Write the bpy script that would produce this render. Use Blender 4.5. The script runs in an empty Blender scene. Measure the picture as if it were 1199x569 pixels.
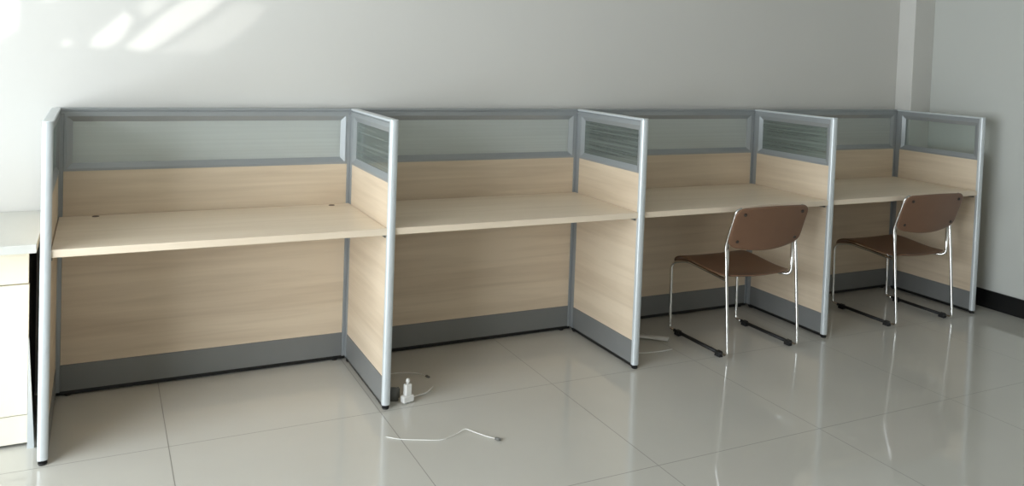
import bpy, bmesh, math, random
from mathutils import Vector, Matrix

random.seed(4)
scene = bpy.context.scene
COL = scene.collection

# ------------------------------------------------------------------ layout
W = 1.2368          # divider pitch
D = 0.607           # divider depth
H = 1.197           # screen height
TH = 0.032          # screen thickness
T = 0.75            # worktop height
WALL_Y = 0.052      # back wall
WALL_X = 5.156      # right wall
LEFT_X = -2.3      # left (window) wall
FRONT_Y = -6.6
CEIL = 2.85

# ------------------------------------------------------------------ materials
def new_mat(name):
    m = bpy.data.materials.new(name); m.use_nodes = True
    nt = m.node_tree
    b = nt.nodes['Principled BSDF']
    return m, nt, b

def simple(name, col, rough=.5, metal=0.0, spec=.5, coat=0.0, noise=0.0, scale=20.0):
    m, nt, b = new_mat(name)
    b.inputs['Roughness'].default_value = rough
    b.inputs['Metallic'].default_value = metal
    b.inputs['Specular IOR Level'].default_value = spec
    b.inputs['Coat Weight'].default_value = coat
    tc = nt.nodes.new('ShaderNodeTexCoord')
    n = nt.nodes.new('ShaderNodeTexNoise'); n.inputs['Scale'].default_value = scale
    n.inputs['Detail'].default_value = 4
    nt.links.new(tc.outputs['Object'], n.inputs['Vector'])
    r = nt.nodes.new('ShaderNodeMapRange')
    r.inputs['To Min'].default_value = 1 - noise; r.inputs['To Max'].default_value = 1 + noise
    nt.links.new(n.outputs['Fac'], r.inputs['Value'])
    mx = nt.nodes.new('ShaderNodeVectorMath'); mx.operation = 'SCALE'
    mx.inputs[0].default_value = col
    nt.links.new(r.outputs['Result'], mx.inputs['Scale'])
    nt.links.new(mx.outputs['Vector'], b.inputs['Base Color'])
    return m

def wood(name, light, dark, axis, rough=.42):
    """pale maple laminate; grain runs along the given object axis"""
    m, nt, b = new_mat(name)
    tc = nt.nodes.new('ShaderNodeTexCoord')
    mp = nt.nodes.new('ShaderNodeMapping')
    sc = [26.0, 26.0, 26.0]; sc[axis] = 1.3
    mp.inputs['Scale'].default_value = sc
    oi = nt.nodes.new('ShaderNodeObjectInfo')
    add = nt.nodes.new('ShaderNodeVectorMath'); add.operation = 'ADD'
    scl = nt.nodes.new('ShaderNodeVectorMath'); scl.operation = 'SCALE'; scl.inputs['Scale'].default_value = .37
    nt.links.new(oi.outputs['Location'], scl.inputs[0])
    nt.links.new(tc.outputs['Object'], add.inputs[0]); nt.links.new(scl.outputs['Vector'], add.inputs[1])
    nt.links.new(add.outputs['Vector'], mp.inputs['Vector'])
    n = nt.nodes.new('ShaderNodeTexNoise'); n.inputs['Scale'].default_value = 1.0
    n.inputs['Detail'].default_value = 6; n.inputs['Roughness'].default_value = .55; n.inputs['Distortion'].default_value = .5
    nt.links.new(mp.outputs['Vector'], n.inputs['Vector'])
    mp2 = nt.nodes.new('ShaderNodeMapping')
    sc2 = [5.0, 5.0, 5.0]; sc2[axis] = .5
    mp2.inputs['Scale'].default_value = sc2
    nt.links.new(add.outputs['Vector'], mp2.inputs['Vector'])
    n2 = nt.nodes.new('ShaderNodeTexNoise'); n2.inputs['Scale'].default_value = 1.0; n2.inputs['Detail'].default_value = 3
    nt.links.new(mp2.outputs['Vector'], n2.inputs['Vector'])
    mix = nt.nodes.new('ShaderNodeMath'); mix.operation = 'MULTIPLY_ADD'; mix.inputs[1].default_value = .5
    nt.links.new(n.outputs['Fac'], mix.inputs[0])
    h = nt.nodes.new('ShaderNodeMath'); h.operation = 'MULTIPLY'; h.inputs[1].default_value = .5
    nt.links.new(n2.outputs['Fac'], h.inputs[0]); nt.links.new(h.outputs[0], mix.inputs[2])
    cr = nt.nodes.new('ShaderNodeValToRGB')
    cr.color_ramp.elements[0].position = .34; cr.color_ramp.elements[0].color = (*dark, 1)
    cr.color_ramp.elements[1].position = .58; cr.color_ramp.elements[1].color = (*light, 1)
    nt.links.new(mix.outputs[0], cr.inputs['Fac'])
    nt.links.new(cr.outputs['Color'], b.inputs['Base Color'])
    b.inputs['Roughness'].default_value = rough
    return m

def frosted(name, trans_col, haze_col, haze, stripes=0.0):
    """film-frosted glass: part see-through, part milky, glossy face; fine horizontal stripes in the haze"""
    m = bpy.data.materials.new(name); m.use_nodes = True
    nt = m.node_tree; nt.nodes.clear()
    out = nt.nodes.new('ShaderNodeOutputMaterial')
    tr = nt.nodes.new('ShaderNodeBsdfTransparent'); tr.inputs['Color'].default_value = (*trans_col, 1)
    df = nt.nodes.new('ShaderNodeBsdfDiffuse'); df.inputs['Color'].default_value = (*haze_col, 1)
    tl = nt.nodes.new('ShaderNodeBsdfTranslucent'); tl.inputs['Color'].default_value = (*haze_col, 1)
    gl = nt.nodes.new('ShaderNodeBsdfGlossy'); gl.inputs['Roughness'].default_value = .12
    gl.inputs['Color'].default_value = (.9, .95, .92, 1)
    hz = nt.nodes.new('ShaderNodeMixShader'); hz.inputs['Fac'].default_value = .5
    nt.links.new(df.outputs[0], hz.inputs[1]); nt.links.new(tl.outputs[0], hz.inputs[2])
    m1 = nt.nodes.new('ShaderNodeMixShader'); m1.inputs['Fac'].default_value = haze
    if stripes > 0:
        tc = nt.nodes.new('ShaderNodeTexCoord')
        mp = nt.nodes.new('ShaderNodeMapping'); mp.inputs['Scale'].default_value = (1.2, 1.2, 95)
        nt.links.new(tc.outputs['Object'], mp.inputs['Vector'])
        n = nt.nodes.new('ShaderNodeTexNoise'); n.inputs['Scale'].default_value = 1.0; n.inputs['Detail'].default_value = 2
        nt.links.new(mp.outputs['Vector'], n.inputs['Vector'])
        r = nt.nodes.new('ShaderNodeMapRange')
        r.inputs['From Min'].default_value = .35; r.inputs['From Max'].default_value = .65
        r.inputs['To Min'].default_value = max(0, haze - stripes); r.inputs['To Max'].default_value = min(1, haze + stripes)
        nt.links.new(n.outputs['Fac'], r.inputs['Value'])
        nt.links.new(r.outputs['Result'], m1.inputs['Fac'])
    nt.links.new(tr.outputs[0], m1.inputs[1]); nt.links.new(hz.outputs[0], m1.inputs[2])
    fr = nt.nodes.new('ShaderNodeFresnel'); fr.inputs['IOR'].default_value = 1.45
    m2 = nt.nodes.new('ShaderNodeMixShader')
    nt.links.new(fr.outputs[0], m2.inputs['Fac'])
    nt.links.new(m1.outputs[0], m2.inputs[1]); nt.links.new(gl.outputs[0], m2.inputs[2])
    nt.links.new(m2.outputs[0], out.inputs['Surface'])
    return m

def floor_material():
    m, nt, b = new_mat('polished_tile')
    tc = nt.nodes.new('ShaderNodeTexCoord')
    sep = nt.nodes.new('ShaderNodeSeparateXYZ')
    nt.links.new(tc.outputs['Object'], sep.inputs[0])
    def math_(op, a, bv=None, c=None):
        n = nt.nodes.new('ShaderNodeMath'); n.operation = op
        for i, v in enumerate((a, bv, c)):
            if v is None: continue
            if isinstance(v, (int, float)): n.inputs[i].default_value = v
            else: nt.links.new(v, n.inputs[i])
        return n.outputs[0]
    def dist(sock, origin):
        s = math_('ADD', sock, -origin + 80.0)
        s = math_('DIVIDE', s, .8025)
        f = math_('FRACT', s)
        f = math_('SUBTRACT', f, .5)
        f = math_('ABSOLUTE', f)
        return math_('SUBTRACT', .5, f)      # 0 at joint
    # 80 / .8025 is not whole: shift the origins so that joints fall on them
    off = 80.0 - math.floor(80.0 / .8025) * .8025
    dx = dist(sep.outputs['X'], .405 + off)
    dy = dist(sep.outputs['Y'], -1.418 + off)
    d = math_('MINIMUM', dx, dy)
    line = nt.nodes.new('ShaderNodeMapRange')
    line.inputs['From Min'].default_value = .0014; line.inputs['From Max'].default_value = .0026
    nt.links.new(d, line.inputs['Value'])
    n = nt.nodes.new('ShaderNodeTexNoise'); n.inputs['Scale'].default_value = 1.7; n.inputs['Detail'].default_value = 5
    nt.links.new(tc.outputs['Object'], n.inputs['Vector'])
    cr = nt.nodes.new('ShaderNodeValToRGB')
    cr.color_ramp.elements[0].position = .3; cr.color_ramp.elements[0].color = (.57, .56, .515, 1)
    cr.color_ramp.elements[1].position = .7; cr.color_ramp.elements[1].color = (.61, .60, .555, 1)
    nt.links.new(n.outputs['Fac'], cr.inputs['Fac'])
    mx = nt.nodes.new('ShaderNodeMix'); mx.data_type = 'RGBA'
    mx.inputs[6].default_value = (.24, .23, .205, 1)
    nt.links.new(line.outputs['Result'], mx.inputs[0])
    nt.links.new(cr.outputs['Color'], mx.inputs[7])
    nt.links.new(mx.outputs[2], b.inputs['Base Color'])
    n3 = nt.nodes.new('ShaderNodeTexNoise'); n3.inputs['Scale'].default_value = 3.0; n3.inputs['Detail'].default_value = 3
    nt.links.new(tc.outputs['Object'], n3.inputs['Vector'])
    rr = nt.nodes.new('ShaderNodeMapRange'); rr.inputs['To Min'].default_value = .04; rr.inputs['To Max'].default_value = .08
    nt.links.new(n3.outputs['Fac'], rr.inputs['Value'])
    rl = math_('SUBTRACT', 1.0, line.outputs['Result'])
    rl = math_('MULTIPLY_ADD', rl, .4, rr.outputs['Result'])
    nt.links.new(rl, b.inputs['Roughness'])
    b.inputs['IOR'].default_value = 1.55
    return m

M = dict(
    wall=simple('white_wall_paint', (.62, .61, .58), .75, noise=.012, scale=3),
    sidewall=simple('side_wall_darkened', (.52, .53, .50), .75, noise=.012, scale=3),  # base colour lowered so this wall renders darker than the others
    ceiling=simple('ceiling_paint', (.47, .445, .405), .85),
    black=simple('black_gloss', (.006, .006, .006), .35),
    rubber=simple('black_rubber', (.008, .008, .008), .6),
    frame=simple('grey_aluminium', (.33, .35, .36), .38, .35, noise=.03, scale=8),
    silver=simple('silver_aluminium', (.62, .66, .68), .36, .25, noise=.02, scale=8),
    skirt=simple('grey_skirting', (.205, .21, .207), .45, .15, noise=.04, scale=10),
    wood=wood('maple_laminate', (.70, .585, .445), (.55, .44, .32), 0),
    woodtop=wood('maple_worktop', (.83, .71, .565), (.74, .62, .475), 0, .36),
    glass=frosted('frosted_glass', (.96, .98, .97), (.92, .955, .935), .74, .02),
    glassdark=frosted('frosted_glass_lined', (.66, .71, .68), (.42, .46, .43), .44, .14),
    glassclear=frosted('clear_glass', (.95, .97, .96), (.6, .63, .61), .05),
    chrome=simple('chrome', (.80, .79, .77), .09, 1.0),
    brown=simple('brown_moulded_shell', (.19, .10, .058), .42, noise=.06, scale=14),
    screw=simple('dark_screw', (.03, .02, .015), .45),
    white=simple('white_plastic', (.80, .79, .76), .35),
    greyplast=simple('smoky_plastic', (.14, .14, .13), .25),
    cabinet=simple('cream_laminate', (.80, .76, .64), .45, noise=.01),
    cabtop=simple('pale_grey_top', (.62, .62, .58), .45, noise=.02),
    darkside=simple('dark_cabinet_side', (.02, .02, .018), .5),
    gobo=simple('gobo_sheet', (.55, .53, .48), .9),
    grommet=simple('brown_plastic', (.10, .06, .035), .5),
)
M['floor'] = floor_material()

# ------------------------------------------------------------------ mesh helpers
def box(bm, x0, x1, y0, y1, z0, z1):
    vs = [bm.verts.new(p) for p in ((x0, y0, z0), (x1, y0, z0), (x1, y1, z0), (x0, y1, z0),
                                    (x0, y0, z1), (x1, y0, z1), (x1, y1, z1), (x0, y1, z1))]
    for f in ((0, 3, 2, 1), (4, 5, 6, 7), (0, 1, 5, 4), (1, 2, 6, 5), (2, 3, 7, 6), (3, 0, 4, 7)):
        bm.faces.new([vs[i] for i in f])

def prism(bm, prof, z0, z1, axis='z'):
    """extrude a closed 2-D profile; axis z: (x,y), axis x: (y,z), axis y: (x,z)"""
    def P(a, b, t):
        return {'z': (a, b, t), 'x': (t, a, b), 'y': (a, t, b)}[axis]
    lo = [bm.verts.new(P(a, b, z0)) for a, b in prof]
    hi = [bm.verts.new(P(a, b, z1)) for a, b in prof]
    n = len(prof)
    bm.faces.new(lo[::-1]); bm.faces.new(hi)
    for i in range(n):
        bm.faces.new((lo[i], lo[(i + 1) % n], hi[(i + 1) % n], hi[i]))

def lathe(bm, prof, seg=20, centre=(0, 0)):
    rings = []
    for r, z in prof:
        rings.append([bm.verts.new((centre[0] + r * math.cos(2 * math.pi * k / seg),
                                    centre[1] + r * math.sin(2 * math.pi * k / seg), z)) for k in range(seg)])
    for a, b in zip(rings, rings[1:]):
        for k in range(seg):
            bm.faces.new((a[k], a[(k + 1) % seg], b[(k + 1) % seg], b[k]))
    bm.faces.new(rings[0][::-1]); bm.faces.new(rings[-1])

def smooth_path(pts, r=.03, n=6):
    """round the corners of a polyline"""
    pts = [Vector(p) for p in pts]
    out = [pts[0]]
    for i in range(1, len(pts) - 1):
        a, b, c = pts[i - 1], pts[i], pts[i + 1]
        d1, d2 = (a - b), (c - b)
        t = min(r, d1.length * .48, d2.length * .48)
        p0, p1 = b + d1.normalized() * t, b + d2.normalized() * t
        for k in range(n + 1):
            u = k / n
            out.append(p0 * (1 - u) ** 2 + b * 2 * u * (1 - u) + p1 * u * u)
    out.append(pts[-1])
    return out

def tube(bm, pts, r, seg=12, flat=1.0):
    pts = [Vector(p) for p in pts]
    rings = []
    up = None
    for i, p in enumerate(pts):
        t = (pts[min(i + 1, len(pts) - 1)] - pts[max(i - 1, 0)]).normalized()
        if up is None:
            up = Vector((1, 0, 0)) if abs(t.x) < .8 else Vector((0, 0, 1))
        a = (up - t * up.dot(t)).normalized(); up = a
        b = t.cross(a)
        rr = r[i] if isinstance(r, (list, tuple)) else r
        rings.append([bm.verts.new(p + a * rr * math.cos(2 * math.pi * k / seg) + b * rr * flat * math.sin(2 * math.pi * k / seg)) for k in range(seg)])
    for a, b in zip(rings, rings[1:]):
        for k in range(seg):
            bm.faces.new((a[k], a[(k + 1) % seg], b[(k + 1) % seg], b[k]))
    bm.faces.new(rings[0][::-1]); bm.faces.new(rings[-1])

def obj(name, bm, mat, parent=None, bevel=0.0, smooth=False, loc=None):
    bmesh.ops.recalc_face_normals(bm, faces=bm.faces)
    me = bpy.data.meshes.new(name); bm.to_mesh(me); bm.free()
    o = bpy.data.objects.new(name, me); COL.objects.link(o)
    me.materials.append(mat)
    if parent: o.parent = parent
    if loc: o.location = loc
    if smooth:
        for p in me.polygons: p.use_smooth = True
    if bevel:
        b = o.modifiers.new('edge', 'BEVEL'); b.width = bevel; b.segments = 2; b.limit_method = 'ANGLE'
        b.harden_normals = False
    return o

def shade_auto(o, ang=40):
    """smooth shading that keeps hard edges"""
    for p in o.data.polygons: p.use_smooth = True
    bm = bmesh.new(); bm.from_mesh(o.data)
    for e in bm.edges:
        if len(e.link_faces) == 2 and e.calc_face_angle(0) > math.radians(ang):
            e.smooth = False
    bm.to_mesh(o.data); bm.free()

def tag(o, label, cat, group=None):
    o['label'] = label; o['category'] = cat; o['kind'] = 'thing'
    if group: o['group'] = group
    return o

def thing(name, label, cat, loc=(0, 0, 0), rotz=0.0, group=None):
    o = bpy.data.objects.new(name, None); COL.objects.link(o)
    o.empty_display_size = .1
    o.location = loc; o.rotation_euler = (0, 0, rotz)
    return tag(o, label, cat, group)

def struct(name, bm, mat, parent=None, bevel=0.0):
    o = obj(name, bm, mat, parent, bevel)
    if not parent: o['kind'] = 'structure'
    return o

def dup(root, loc, label, rotz=None):
    r = root.copy(); COL.objects.link(r); r.location = loc; r['label'] = label
    if rotz is not None: r.rotation_euler = (0, 0, rotz)
    for ch in list(root.children):
        c = ch.copy(); COL.objects.link(c); c.parent = r
        for g in list(ch.children):
            d = g.copy(); COL.objects.link(d); d.parent = c
    return r

# ------------------------------------------------------------------ room
bm = bmesh.new(); box(bm, LEFT_X - .15, WALL_X + .15, FRONT_Y - .15, WALL_Y + .15, -.1, 0)
struct('floor', bm, M['floor'])
bm = bmesh.new(); box(bm, LEFT_X - .15, WALL_X + .15, FRONT_Y - .15, WALL_Y + .15, CEIL, CEIL + .1)
struct('ceiling', bm, M['ceiling'])
bm = bmesh.new(); box(bm, LEFT_X - .15, WALL_X + .15, WALL_Y, WALL_Y + .15, 0, CEIL)
struct('wall_back', bm, M['wall'])
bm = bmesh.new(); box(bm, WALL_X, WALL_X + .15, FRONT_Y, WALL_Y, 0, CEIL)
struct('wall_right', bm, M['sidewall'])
# boxed-in pipe column in the corner
bm = bmesh.new(); box(bm, 4.968, WALL_X, -.072, WALL_Y, 0, CEIL)
struct('trim_1', bm, M['wall'], bevel=.003)
bm = bmesh.new(); box(bm, WALL_X - .012, WALL_X, FRONT_Y, -.072, 0, .112)
struct('baseboard_right', bm, M['black'], bevel=.002)
# left wall with a wide window
WY0, WY1, WZ0, WZ1 = -4.3, -.80, .08, 2.50
bm = bmesh.new()
box(bm, LEFT_X - .15, LEFT_X, FRONT_Y, WY0, 0, CEIL)
box(bm, LEFT_X - .15, LEFT_X, WY1, WALL_Y, 0, CEIL)
box(bm, LEFT_X - .15, LEFT_X, WY0, WY1, 0, WZ0)
box(bm, LEFT_X - .15, LEFT_X, WY0, WY1, WZ1, CEIL)
struct('wall_left', bm, M['wall'])
bm = bmesh.new()
xa, xb = LEFT_X - .1, LEFT_X - .05
box(bm, xa, xb, WY0, WY1, WZ0, WZ0 + .05); box(bm, xa, xb, WY0, WY1, WZ1 - .05, WZ1)
for y in (WY0, (WY0 * 2 + WY1) / 3, (WY0 + 2 * WY1) / 3, WY1 - .05):
    box(bm, xa, xb, y, y + .05, WZ0 + .05, WZ1 - .05)
struct('window_1', bm, M['silver'])
# front wall: high opening added to let the sun in, screened by the gobo
SX0, SX1, SZ0, SZ1 = -.1, 2.2, 1.9, 2.75
bm = bmesh.new()
box(bm, LEFT_X - .15, SX0, FRONT_Y - .15, FRONT_Y, 0, CEIL)
box(bm, SX1, WALL_X + .15, FRONT_Y - .15, FRONT_Y, 0, CEIL)
box(bm, SX0, SX1, FRONT_Y - .15, FRONT_Y, 0, SZ0)
box(bm, SX0, SX1, FRONT_Y - .15, FRONT_Y, SZ1, CEIL)
struct('wall_front', bm, M['wall'])

# added unseen gobo: holes cut so the sun throws the wall patches
SUN = Vector((-.16, 1.0, -.135)).normalized()       # travel direction
GOBO_Y = FRONT_Y + .03
def back(x, z):                                      # wall point -> gobo point along the sun ray
    t = (GOBO_Y - WALL_Y) / SUN.y
    return x + SUN.x * t, z + SUN.z * t
gaps = [
    (1.0, [(-.42, 1.40), (-.215, 1.462), (-.138, 1.512), (-.138, 1.9), (-.42, 1.9)]),
    (1.0, [(.125, 1.452), (.115, 1.475), (.19, 1.545), (.245, 1.60), (.275, 1.57), (.262, 1.52), (.225, 1.47), (.175, 1.447)]),
    (1.0, [(.245, 1.452), (.30, 1.437), (.345, 1.436), (.44, 1.508), (.585, 1.62), (.72, 1.74), (.60, 1.74), (.45, 1.64), (.37, 1.575), (.305, 1.505)]),
    (.6, [(.29, 1.60), (.35, 1.59), (.46, 1.69), (.52, 1.76), (.40, 1.76)]),
    (.4, [(.40, 1.442), (.46, 1.430), (.57, 1.432), (.64, 1.462), (.73, 1.54), (.83, 1.635), (.80, 1.668), (.70, 1.66), (.56, 1.56), (.46, 1.475)]),
    (.8, [(.006, 1.455), (.03, 1.450), (.055, 1.458), (.045, 1.468), (.015, 1.467)]),
    (.8, [(-.055, 1.63), (-.03, 1.622), (-.01, 1.64), (.01, 1.69), (-.03, 1.70)]),
]
gaps = [(a, [back(*p) for p in q]) for a, q in gaps]
def inside(x, z, poly):
    c = False; n = len(poly)
    for i in range(n):
        x1, z1 = poly[i]; x2, z2 = poly[(i + 1) % n]
        if (z1 > z) != (z2 > z) and x < (x2 - x1) * (z - z1) / (z2 - z1) + x1: c = not c
    return c
cell = .012
nx, nz = int((SX1 - SX0 + .2) / cell), int((SZ1 - SZ0 + .1) / cell)
bm = bmesh.new(); grid = {}
def gv(i, k):
    if (i, k) not in grid:
        grid[i, k] = bm.verts.new((SX0 - .1 + i * cell, GOBO_Y + .012 * math.sin(i * .35), SZ0 - .05 + k * cell))
    return grid[i, k]
for i in range(nx):
    for k in range(nz):
        x, z = SX0 - .1 + (i + .5) * cell, SZ0 - .05 + (k + .5) * cell
        cut = False
        for dens, poly in gaps:
            if (dens == 1 or (2 * i + k) % 5 < dens * 5) and inside(x, z, poly): cut = True
        if not cut:
            bm.faces.new((gv(i, k), gv(i + 1, k), gv(i + 1, k + 1), gv(i, k + 1)))
gobo_obj = obj('gobo', bm, M['gobo'])
sol = gobo_obj.modifiers.new('gobo_solid', 'SOLIDIFY'); sol.thickness = .002
tag(gobo_obj, 'added gobo sheet with patch-shaped holes, out of view opposite the cubicles', 'gobo')

# ------------------------------------------------------------------ screens
def bead_frame(bm, a0, a1, z0, z1, w, t_out, t_in):
    """mitred frame in the local x-z plane, sloping from t_out at the rim to t_in at the glass"""
    o = [(a0, z0), (a1, z0), (a1, z1), (a0, z1)]
    f = [(a0 + .010, z0 + .010), (a1 - .010, z0 + .010), (a1 - .010, z1 - .010), (a0 + .010, z1 - .010)]
    i = [(a0 + w, z0 + w), (a1 - w, z0 + w), (a1 - w, z1 - w), (a0 + w, z1 - w)]
    loops = []
    for pts, t in ((o, t_out), (f, t_out), (i, t_in)):
        loops.append(([bm.verts.new((a, -t / 2, z)) for a, z in pts], [bm.verts.new((a, t / 2, z)) for a, z in pts]))
    for k in range(4):
        n = (k + 1) % 4
        for (A, B) in ((0, 1), (1, 2)):
            bm.faces.new((loops[A][0][k], loops[A][0][n], loops[B][0][n], loops[B][0][k]))
            bm.faces.new((loops[A][1][n], loops[A][1][k], loops[B][1][k], loops[B][1][n]))
        bm.faces.new((loops[2][0][k], loops[2][0][n], loops[2][1][n], loops[2][1][k]))
        bm.faces.new((loops[0][0][n], loops[0][0][k], loops[0][1][k], loops[0][1][n]))

def make_screen(name, label, cat, L, s, e, glass, end_cover, group):
    """screen along local +x, thickness about local y = 0, standing on z = 0"""
    t = thing(name, label, cat, group=group)
    bm = bmesh.new(); box(bm, s, L - e, -.0135, .0135, .132, .937); obj('wood_panel', bm, M['wood'], t)
    bm = bmesh.new(); box(bm, s, L - e, -.0155, .0155, .022, .131); obj('skirting', bm, M['skirt'], t, .0012)
    bm = bmesh.new(); box(bm, s * .5, L - e * .5, -.011, .011, .006, .024); obj('base_channel', bm, M['black'], t)
    bm = bmesh.new(); bead_frame(bm, s, L - e, .936, 1.172, .032, .031, .009); obj('glass_frame', bm, M['frame'], t)
    bm = bmesh.new(); box(bm, s + .028, L - e - .028, -.003, .003, .964, 1.144); obj('glass_pane', bm, glass, t)
    # top rail: channel with a groove, then a shallow domed cap
    bm = bmesh.new()
    prof = [(-.0155, 1.172), (.0155, 1.172), (.0155, 1.181), (.011, 1.1815), (.011, 1.1875), (-.011, 1.1875), (-.011, 1.1815), (-.0155, 1.181)]
    cap = [(-.0172, 1.188), (.0172, 1.188), (.0172, 1.194), (.0135, 1.1968), (-.0135, 1.1968), (-.0172, 1.194)]
    prism(bm, prof, 0, L - (.022 if end_cover else 0), 'x'); obj('top_rail', bm, M['frame'], t)
    bm = bmesh.new(); prism(bm, cap, 0, L - (.022 if end_cover else 0), 'x'); obj('top_cap', bm, M['silver'] if end_cover else M['frame'], t)
    bm = bmesh.new(); box(bm, 0, s - .0008, -.0158, .0158, .018, 1.1715); obj('post', bm, M['frame'], t, .002)
    if end_cover:
        bm = bmesh.new()                             # rounded front cover
        pr = [(L - e + .0005, -.0165), (L - .012, -.0172)]
        for k in range(9):
            a = -math.pi / 2 + math.pi * k / 8
            pr.append((L - .010 + .010 * math.cos(a), .0170 * math.sin(a)))
        pr += [(L - .012, .0172), (L - e + .0005, .0165)]
        prism(bm, pr, .018, 1.1905, 'z'); o = obj('end_cover', bm, M['silver'], t); shade_auto(o)
        bm = bmesh.new(); prism(bm, [(a, b * 1.04) for a, b in pr], 1.1905, 1.1975, 'z')
        obj('end_cap', bm, M['silver'], t, .002)
    else:
        bm = bmesh.new(); box(bm, L - e + .0008, L, -.0158, .0158, .018, 1.1715); obj('post', bm, M['frame'], t, .002)
    for x in ((.03, L - .016) if end_cover else (.06, L - .06)):
        bm = bmesh.new(); lathe(bm, [(.013, 0), (.015, .004), (.015, .009), (.006, .010), (.006, .024)], 16, (x, 0))
        obj('foot', bm, M['rubber'], t)
    return t

back_labels = [
    'wide back screen with pale brightly lit glass, behind the worktop nearest the drawer cabinet',
    'back screen behind the chairless worktop, between the divider with the plug and the next divider',
    'back screen facing the brown chair that stands closer to the white plug',
    'back screen in the corner bay, beside the white boxed column',
]
b0 = make_screen('back_screen', back_labels[0], 'cubicle screen', W, .030, .030, M['glass'], False, 'back screens along the wall')
b0.location = (0, TH / 2, 0)
for i in range(1, 4):
    dup(b0, (i * W, TH / 2, 0), back_labels[i])

div_labels = [
    'silver-edged end divider beside the pale drawer cabinet',
    'divider with a white plug on the floor at its foot',
    'divider between the chairless bay and the bay of the chair closer to the plug',
    'divider standing between the two brown chairs',
    'end divider beside the white side wall with black baseboard',
]
d0 = make_screen('divider_screen', div_labels[0], 'cubicle screen', D, .030, .024, M['glassdark'], True, 'divider screens between the bays')
d0.rotation_euler = (0, 0, -math.pi / 2); d0.location = (0, -.0005, 0)
for i in range(1, 5):
    d = dup(d0, (i * W, -.0005, 0), div_labels[i])
    if i == 4:
        for c in d.children:
            if c.name.startswith('glass_pane'):
                c.data = c.data.copy(); c.data.materials[0] = M['glassclear']

# ------------------------------------------------------------------ worktops
top_labels = [
    'maple worktop with two small cable holes, nearest the drawer cabinet',
    'bare maple worktop between the plug divider and the next divider, no chair under it',
    'maple worktop behind the brown chair closer to the white plug',
    'maple worktop in the corner bay beside the white side wall',
]
def make_top(i):
    t = thing('worktop', top_labels[i], 'desk', (i * W + W / 2, 0, 0), group='maple worktops in the bays')
    h = W / 2 - .0162
    bm = bmesh.new(); box(bm, -h, h, -.594, -.002, T - .028, T); obj('top_panel', bm, M['woodtop'], t, .0025)
    for sx in (-1, 1):                               # angle brackets screwed to the dividers
        bm = bmesh.new()
        x1 = sx * h; x0 = sx * (h - .035)
        box(bm, min(x0, x1), max(x0, x1), -.575, -.535, T - .0305, T - .0285)
        xa = sx * (h - .003)
        box(bm, min(xa, x1), max(xa, x1), -.575, -.535, T - .042, T - .0305)
        obj('support_bracket', bm, M['greyplast'], t)
    if i == 0:
        for gx, gy in ((.151 - W / 2, -.030), (1.130 - W / 2, -.038)):
            bm = bmesh.new(); lathe(bm, [(.014, T - .006), (.014, T + .0012), (.0115, T + .0016), (.010, T + .0006)], 18, (gx, gy))
            obj('cable_grommet', bm, M['grommet'], t)
    return t
for i in range(4): make_top(i)

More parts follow.
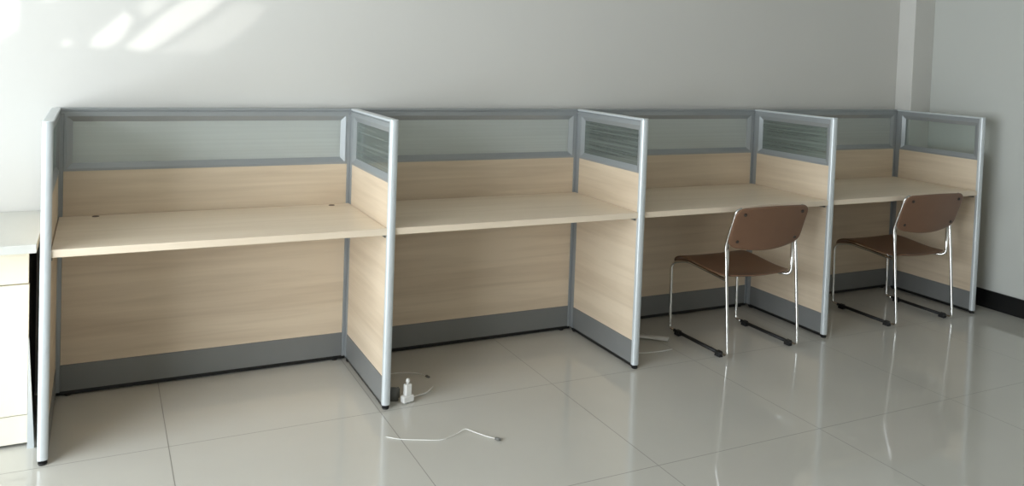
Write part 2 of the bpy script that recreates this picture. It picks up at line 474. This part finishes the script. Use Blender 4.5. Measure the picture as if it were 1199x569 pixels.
# ------------------------------------------------------------------ chairs
def make_chair(label, loc, rotz):
    """sled-base stacking chair; local +y is the way the sitter faces, origin on the floor"""
    t = thing('sled_chair', label, 'chair', loc, rotz, 'brown sled base chairs at the worktops')
    hw = .232
    R = .0078
    for s in (-1, 1):
        x = s * hw
        # rear upright: floor bend -> kink under backrest -> leaning back post
        rear = smooth_path([(x, -.205, .0175), (x, -.250, .0175), (x, -.208, .505), (x, -.200, .560), (x * .985, -.264, .748), (x * .86, -.268, .756)], .03)
        bm = bmesh.new(); tube(bm, rear, R); obj('rear_leg', bm, M['chrome'], t, smooth=True)
        # front leg and seat rail in one bent tube, ending in a short riser behind the seat
        xi = s * (hw - .045); xr = s * (hw - .016)
        front = smooth_path([(x, .175, .0175), (x, .218, .0175), (x, .226, .378), (xi, .150, .398), (xi, -.02, .388), (xi, -.150, .377), (xr, -.200, .384), (xr, -.196, .575)], .036)
        bm = bmesh.new(); tube(bm, front, R); obj('front_leg', bm, M['chrome'], t, smooth=True)
        bm = bmesh.new(); tube(bm, [(x, -.207, .0175), (x, .177, .0175)], .0092)
        obj('runner', bm, M['rubber'], t, smooth=True)
        for y in (-.185, .145):
            bm = bmesh.new(); prism(bm, [(-.020, 0), (.020, 0), (.015, .028), (-.015, .028)], x - .013, x + .013, 'x')
            for v in bm.verts: v.co.y += y
            obj('glide', bm, M['rubber'], t, .003)
    # seat shell: S-curved sheet, waterfall front edge, rounded plan corners
    prof = [(-.222, .409), (-.20, .403), (-.15, .398), (-.08, .400), (0, .409), (.08, .419), (.14, .423), (.185, .419), (.215, .406), (.232, .389), (.240, .371)]
    N = 14
    bm = bmesh.new(); rows = []
    L0 = len(prof)
    for j, (y, z) in enumerate(prof):
        r = []
        u = j / (L0 - 1)
        w = .228 - .019 * (1 - u)
        d_edge = min((y + .222), (.245 - y))
        if d_edge < .045:
            w -= .045 - math.sqrt(max(0, .045 ** 2 - (.045 - d_edge) ** 2))
        for k in range(N + 1):
            v = -1 + 2 * k / N
            r.append(bm.verts.new((v * w, y, z + .012 * (v * v) * (1 - u * .7) - .006)))
        rows.append(r)
    for a, b in zip(rows, rows[1:]):
        for k in range(N): bm.faces.new((a[k], a[k + 1], b[k + 1], b[k]))
    o = obj('seat', bm, M['brown'], t, smooth=True)
    m = o.modifiers.new('shell', 'SOLIDIFY'); m.thickness = .010; m.offset = 0
    m = o.modifiers.new('round', 'SUBSURF'); m.levels = 1; m.render_levels = 2
    # backrest: rounded rectangle, wrapped round the back, leaning
    bm = bmesh.new(); rows = []
    NZ, NX = 12, 18
    z0, z1 = .552, .764
    for j in range(NZ + 1):
        q = j / NZ
        z = z0 + (z1 - z0) * q
        yc = -.210 - .072 * q
        edge = min(z - z0, z1 - z); rc = .034 if q > .5 else .05
        w = .240
        if edge < rc: w -= rc - math.sqrt(max(0, rc ** 2 - (rc - edge) ** 2))
        r = []
        for k in range(NX + 1):
            v = -1 + 2 * k / NX
            zz = z + (.006 * (1 - v * v) if q > .5 else -.022 * (1 - v * v)) * abs(2 * q - 1)
            r.append(bm.verts.new((v * w, yc - .016 * (1 - v * v), zz)))
        rows.append(r)
    for a, b in zip(rows, rows[1:]):
        for k in range(NX): bm.faces.new((a[k], a[k + 1], b[k + 1], b[k]))
    o = obj('backrest', bm, M['brown'], t, smooth=True)
    m = o.modifiers.new('shell', 'SOLIDIFY'); m.thickness = .011; m.offset = 0
    m = o.modifiers.new('round', 'SUBSURF'); m.levels = 1; m.render_levels = 2
    for sx in (-1, 1):
        for q, xs in ((.17, .190), (.84, .188)):
            x = sx * xs; v = x / .240
            bm = bmesh.new(); lathe(bm, [(.0085, -.003), (.0085, .003), (.006, .006), (.0025, .0068)], 14)
            sc_ = obj('screw', bm, M['screw'], o)
            yc = -.210 - .072 * q - .016 * (1 - v * v)
            sc_.location = (x, yc - .0065, z0 + (z1 - z0) * q)
            sc_.rotation_euler = (math.radians(90 + 19), 0, -sx * .12)
    return t

c1 = make_chair('brown shell chair with chrome sled legs, between the second and third dividers past the cabinet', (3.200, -.428, 0), 0)
c1['label'] = 'brown chrome-legged chair closer to the white plug, its four back screws showing'
dup(c1, (4.462, -.392, 0), 'brown chrome-legged chair in the corner bay, near the black baseboard', -.02)

# ------------------------------------------------------------------ drawer cabinet beside the end divider
t = thing('drawer_cabinet', 'pale low cabinet with drawer and door, standing outside the end divider', 'cabinet', (-.48, -.2, 0))
def cab(name, mat, parent, b, bevel=0.0):
    bm = bmesh.new(); box(bm, b[0] + .48, b[1] + .48, b[2] + .2, b[3] + .2, b[4], b[5])
    return obj(name, bm, mat, parent, bevel)
cab('top_panel', M['cabtop'], t, (-.93, -.028, -.592, .043, .742, .772), .002)
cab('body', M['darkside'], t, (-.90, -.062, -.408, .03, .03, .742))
dr = cab('drawer', M['cabinet'], t, (-.898, -.060, -.430, -.4085, .598, .738), .0015)
cab('pull', M['silver'], dr, (-.56, -.42, -.446, -.4305, .66, .672), .003)
do = cab('door', M['cabinet'], t, (-.898, -.058, -.430, -.4085, .120, .594), .0015)
cab('pull', M['silver'], do, (-.86, -.848, -.446, -.4305, .42, .54), .003)
cab('plinth', M['cabinet'], t, (-.898, -.058, -.424, -.4085, .014, .116))
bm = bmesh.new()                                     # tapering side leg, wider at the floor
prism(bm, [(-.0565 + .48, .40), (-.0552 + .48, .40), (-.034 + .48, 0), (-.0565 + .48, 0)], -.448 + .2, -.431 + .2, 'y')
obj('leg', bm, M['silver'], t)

# ------------------------------------------------------------------ plug, cords
t = thing('power_plug', 'small white plug lying upright on the floor at the foot of a divider', 'plug', (1.338, -.572, 0), .25)
bm = bmesh.new(); box(bm, -.026, .026, -.014, .014, .006, .034); obj('plug_base', bm, M['white'], t, .004)
bm = bmesh.new(); box(bm, -.0145, .0145, -.012, .012, .034, .082); obj('plug_body', bm, M['white'], t, .004)
bm = bmesh.new(); lathe(bm, [(.004, .081), (.0045, .086), (.0085, .090), (.0092, .097), (.006, .103), (.002, .105)], 14); obj('strain_relief', bm, M['white'], t, smooth=True)
for sx in (-.008, .008):
    bm = bmesh.new(); box(bm, sx - .002, sx + .002, -.004, .004, 0, .007); obj('pin', bm, M['silver'], t)
def W2L(root, pts):
    c, s = math.cos(-root.rotation_euler.z), math.sin(-root.rotation_euler.z)
    return [(c * (x - root.location.x) - s * (y - root.location.y), s * (x - root.location.x) + c * (y - root.location.y), z) for x, y, z in pts]
bm = bmesh.new(); tube(bm, smooth_path(W2L(t, [(1.350, -.558, .012), (1.40, -.525, .004), (1.445, -.515, .004), (1.49, -.480, .012)]), .02), .0032, 8)
obj('cord', bm, M['white'], t, smooth=True)
# dark smoky clip behind it
t = thing('cable_clip', 'dark curled plastic clip on the floor between the plug and the divider', 'clip', (1.300, -.520, 0))
bm = bmesh.new()
pts = [(.030 * math.cos(a), .022 * math.sin(a), .028 + .002 * k) for k, a in enumerate([math.radians(30 + 26 * q) for q in range(11)])]
prof_pts = []
for (x, y, z) in pts:
    prof_pts.append((bm.verts.new((x, y, 0)), bm.verts.new((x, y, z + .012))))
for a, b in zip(prof_pts, prof_pts[1:]): bm.faces.new((a[0], b[0], b[1], a[1]))
o = obj('band', bm, M['greyplast'], t, smooth=True); m = o.modifiers.new('s', 'SOLIDIFY'); m.thickness = .003

def cord(name, label, pts, r, mat, tip=None, cat='cord', flat=1.0):
    p = smooth_path(pts, .04)
    base = Vector((p[0].x, p[0].y, 0))
    t = thing(name, label, cat, base)
    bm = bmesh.new(); tube(bm, [q - base for q in p], r, 8, flat); obj('wire', bm, mat, t, smooth=True)
    if tip:
        d = (p[-1] - p[-2]).normalized()
        bm = bmesh.new(); tube(bm, [p[-1] - base - d * .002, p[-1] - base + d * .006, p[-1] - base + d * .020], [.005, .0065, .005], 10)
        obj('tip', bm, tip, t, smooth=True)
    return t
cord('white_cord', 'long kinked white cord with a dark tip, on the floor in front of the plug',
     [(1.160, -.840, .003), (1.204, -.882, .003), (1.285, -.918, .003), (1.349, -.948, .003), (1.41, -.925, .004), (1.462, -.904, .012), (1.478, -.925, .008), (1.520, -.985, .004), (1.542, -1.016, .006)],
     .0017, M['white'], M['greyplast'])
cord('thin_cord', 'faint thin cord curving over the floor behind the plug',
     [(1.27, -.27, .002), (1.361, -.249, .002), (1.44, -.255, .002), (1.50, -.300, .002), (1.512, -.335, .002)], .0018, M['white'], M['greyplast'])
cord('thin_cord', 'thin straight white cord on the floor beside the nearer chair',
     [(2.53, -.40, .003), (2.629, -.449, .003), (2.72, -.458, .003), (2.800, -.455, .003)], .0028, M['white'])
# flat white tape, widening towards its loose end
t = thing('flat_cord', 'flat white cord end, widening, on the floor beside the nearer chair', 'cord', (2.62, -.20, 0))
bm = bmesh.new()
ctr = [(2.56, -.15, .004, .005), (2.64, -.185, .004, .007), (2.72, -.235, .006, .010), (2.79, -.300, .010, .016), (2.845, -.362, .014, .020)]
L_ = []
for i, (x, y, z, w) in enumerate(ctr):
    a = Vector(ctr[max(0, i - 1)][:2]); b = Vector(ctr[min(len(ctr) - 1, i + 1)][:2])
    d = (b - a).normalized(); n = Vector((-d.y, d.x))
    L_.append((bm.verts.new((x - n.x * w - 2.62, y - n.y * w + .20, z)), bm.verts.new((x + n.x * w - 2.62, y + n.y * w + .20, z + .008))))
for a, b in zip(L_, L_[1:]): bm.faces.new((a[0], b[0], b[1], a[1]))
o = obj('tape', bm, M['white'], t, smooth=True); m = o.modifiers.new('s', 'SOLIDIFY'); m.thickness = .003

# ------------------------------------------------------------------ light
world = bpy.data.worlds.new('daylight'); scene.world = world; world.use_nodes = True
bg = world.node_tree.nodes['Background']
bg.inputs['Color'].default_value = (.905, .98, 1.03, 1)
bg.inputs['Strength'].default_value = 5.3
pl = bpy.data.lights.new('window_portal', 'AREA'); pl.shape = 'RECTANGLE'
pl.size = WZ1 - WZ0; pl.size_y = WY1 - WY0
pl.cycles.is_portal = True
po = bpy.data.objects.new('window_portal', pl); COL.objects.link(po)
po.location = (LEFT_X - .02, (WY0 + WY1) / 2, (WZ0 + WZ1) / 2)
po.rotation_euler = (0, math.radians(-90), 0)
sl = bpy.data.lights.new('sun', 'SUN'); sl.energy = .7; sl.angle = math.radians(.30); sl.color = (1, .98, .95)
so = bpy.data.objects.new('sun', sl); COL.objects.link(so)
so.rotation_euler = SUN.to_track_quat('-Z', 'Y').to_euler()
# ------------------------------------------------------------------ camera
def rot(yaw, pitch, roll):
    cy, sy, cp, sp, cr, sr = math.cos(yaw), math.sin(yaw), math.cos(pitch), math.sin(pitch), math.cos(roll), math.sin(roll)
    f = Vector((sy * cp, cy * cp, sp)); r = Vector((cy, -sy, 0)); u = r.cross(f)
    return cr * r + sr * u, -sr * r + cr * u, f
cam = bpy.data.cameras.new('camera'); co = bpy.data.objects.new('camera', cam); COL.objects.link(co)
r, u, f = rot(.45926, -.03641, .03616)
mat = Matrix((( r.x, u.x, -f.x, .155), (r.y, u.y, -f.y, -3.8482), (r.z, u.z, -f.z, 1.4907), (0, 0, 0, 1)))
co.matrix_world = mat
cam.sensor_width = 36; cam.lens = 978.19 / 1199 * 36
cam.shift_y = -188.35 / 1199
cam.clip_start = .05
scene.camera = co

scene.view_settings.view_transform = 'Standard'
scene.view_settings.look = 'None'
scene.view_settings.gamma = 1
scene.view_settings.use_curve_mapping = False
scene.view_settings.exposure = 1.02
scene.cycles.max_bounces = 12
scene.cycles.diffuse_bounces = 6
scene.cycles.transparent_max_bounces = 16
scene.cycles.sample_clamp_indirect = 6
scene.cycles.use_denoising = True
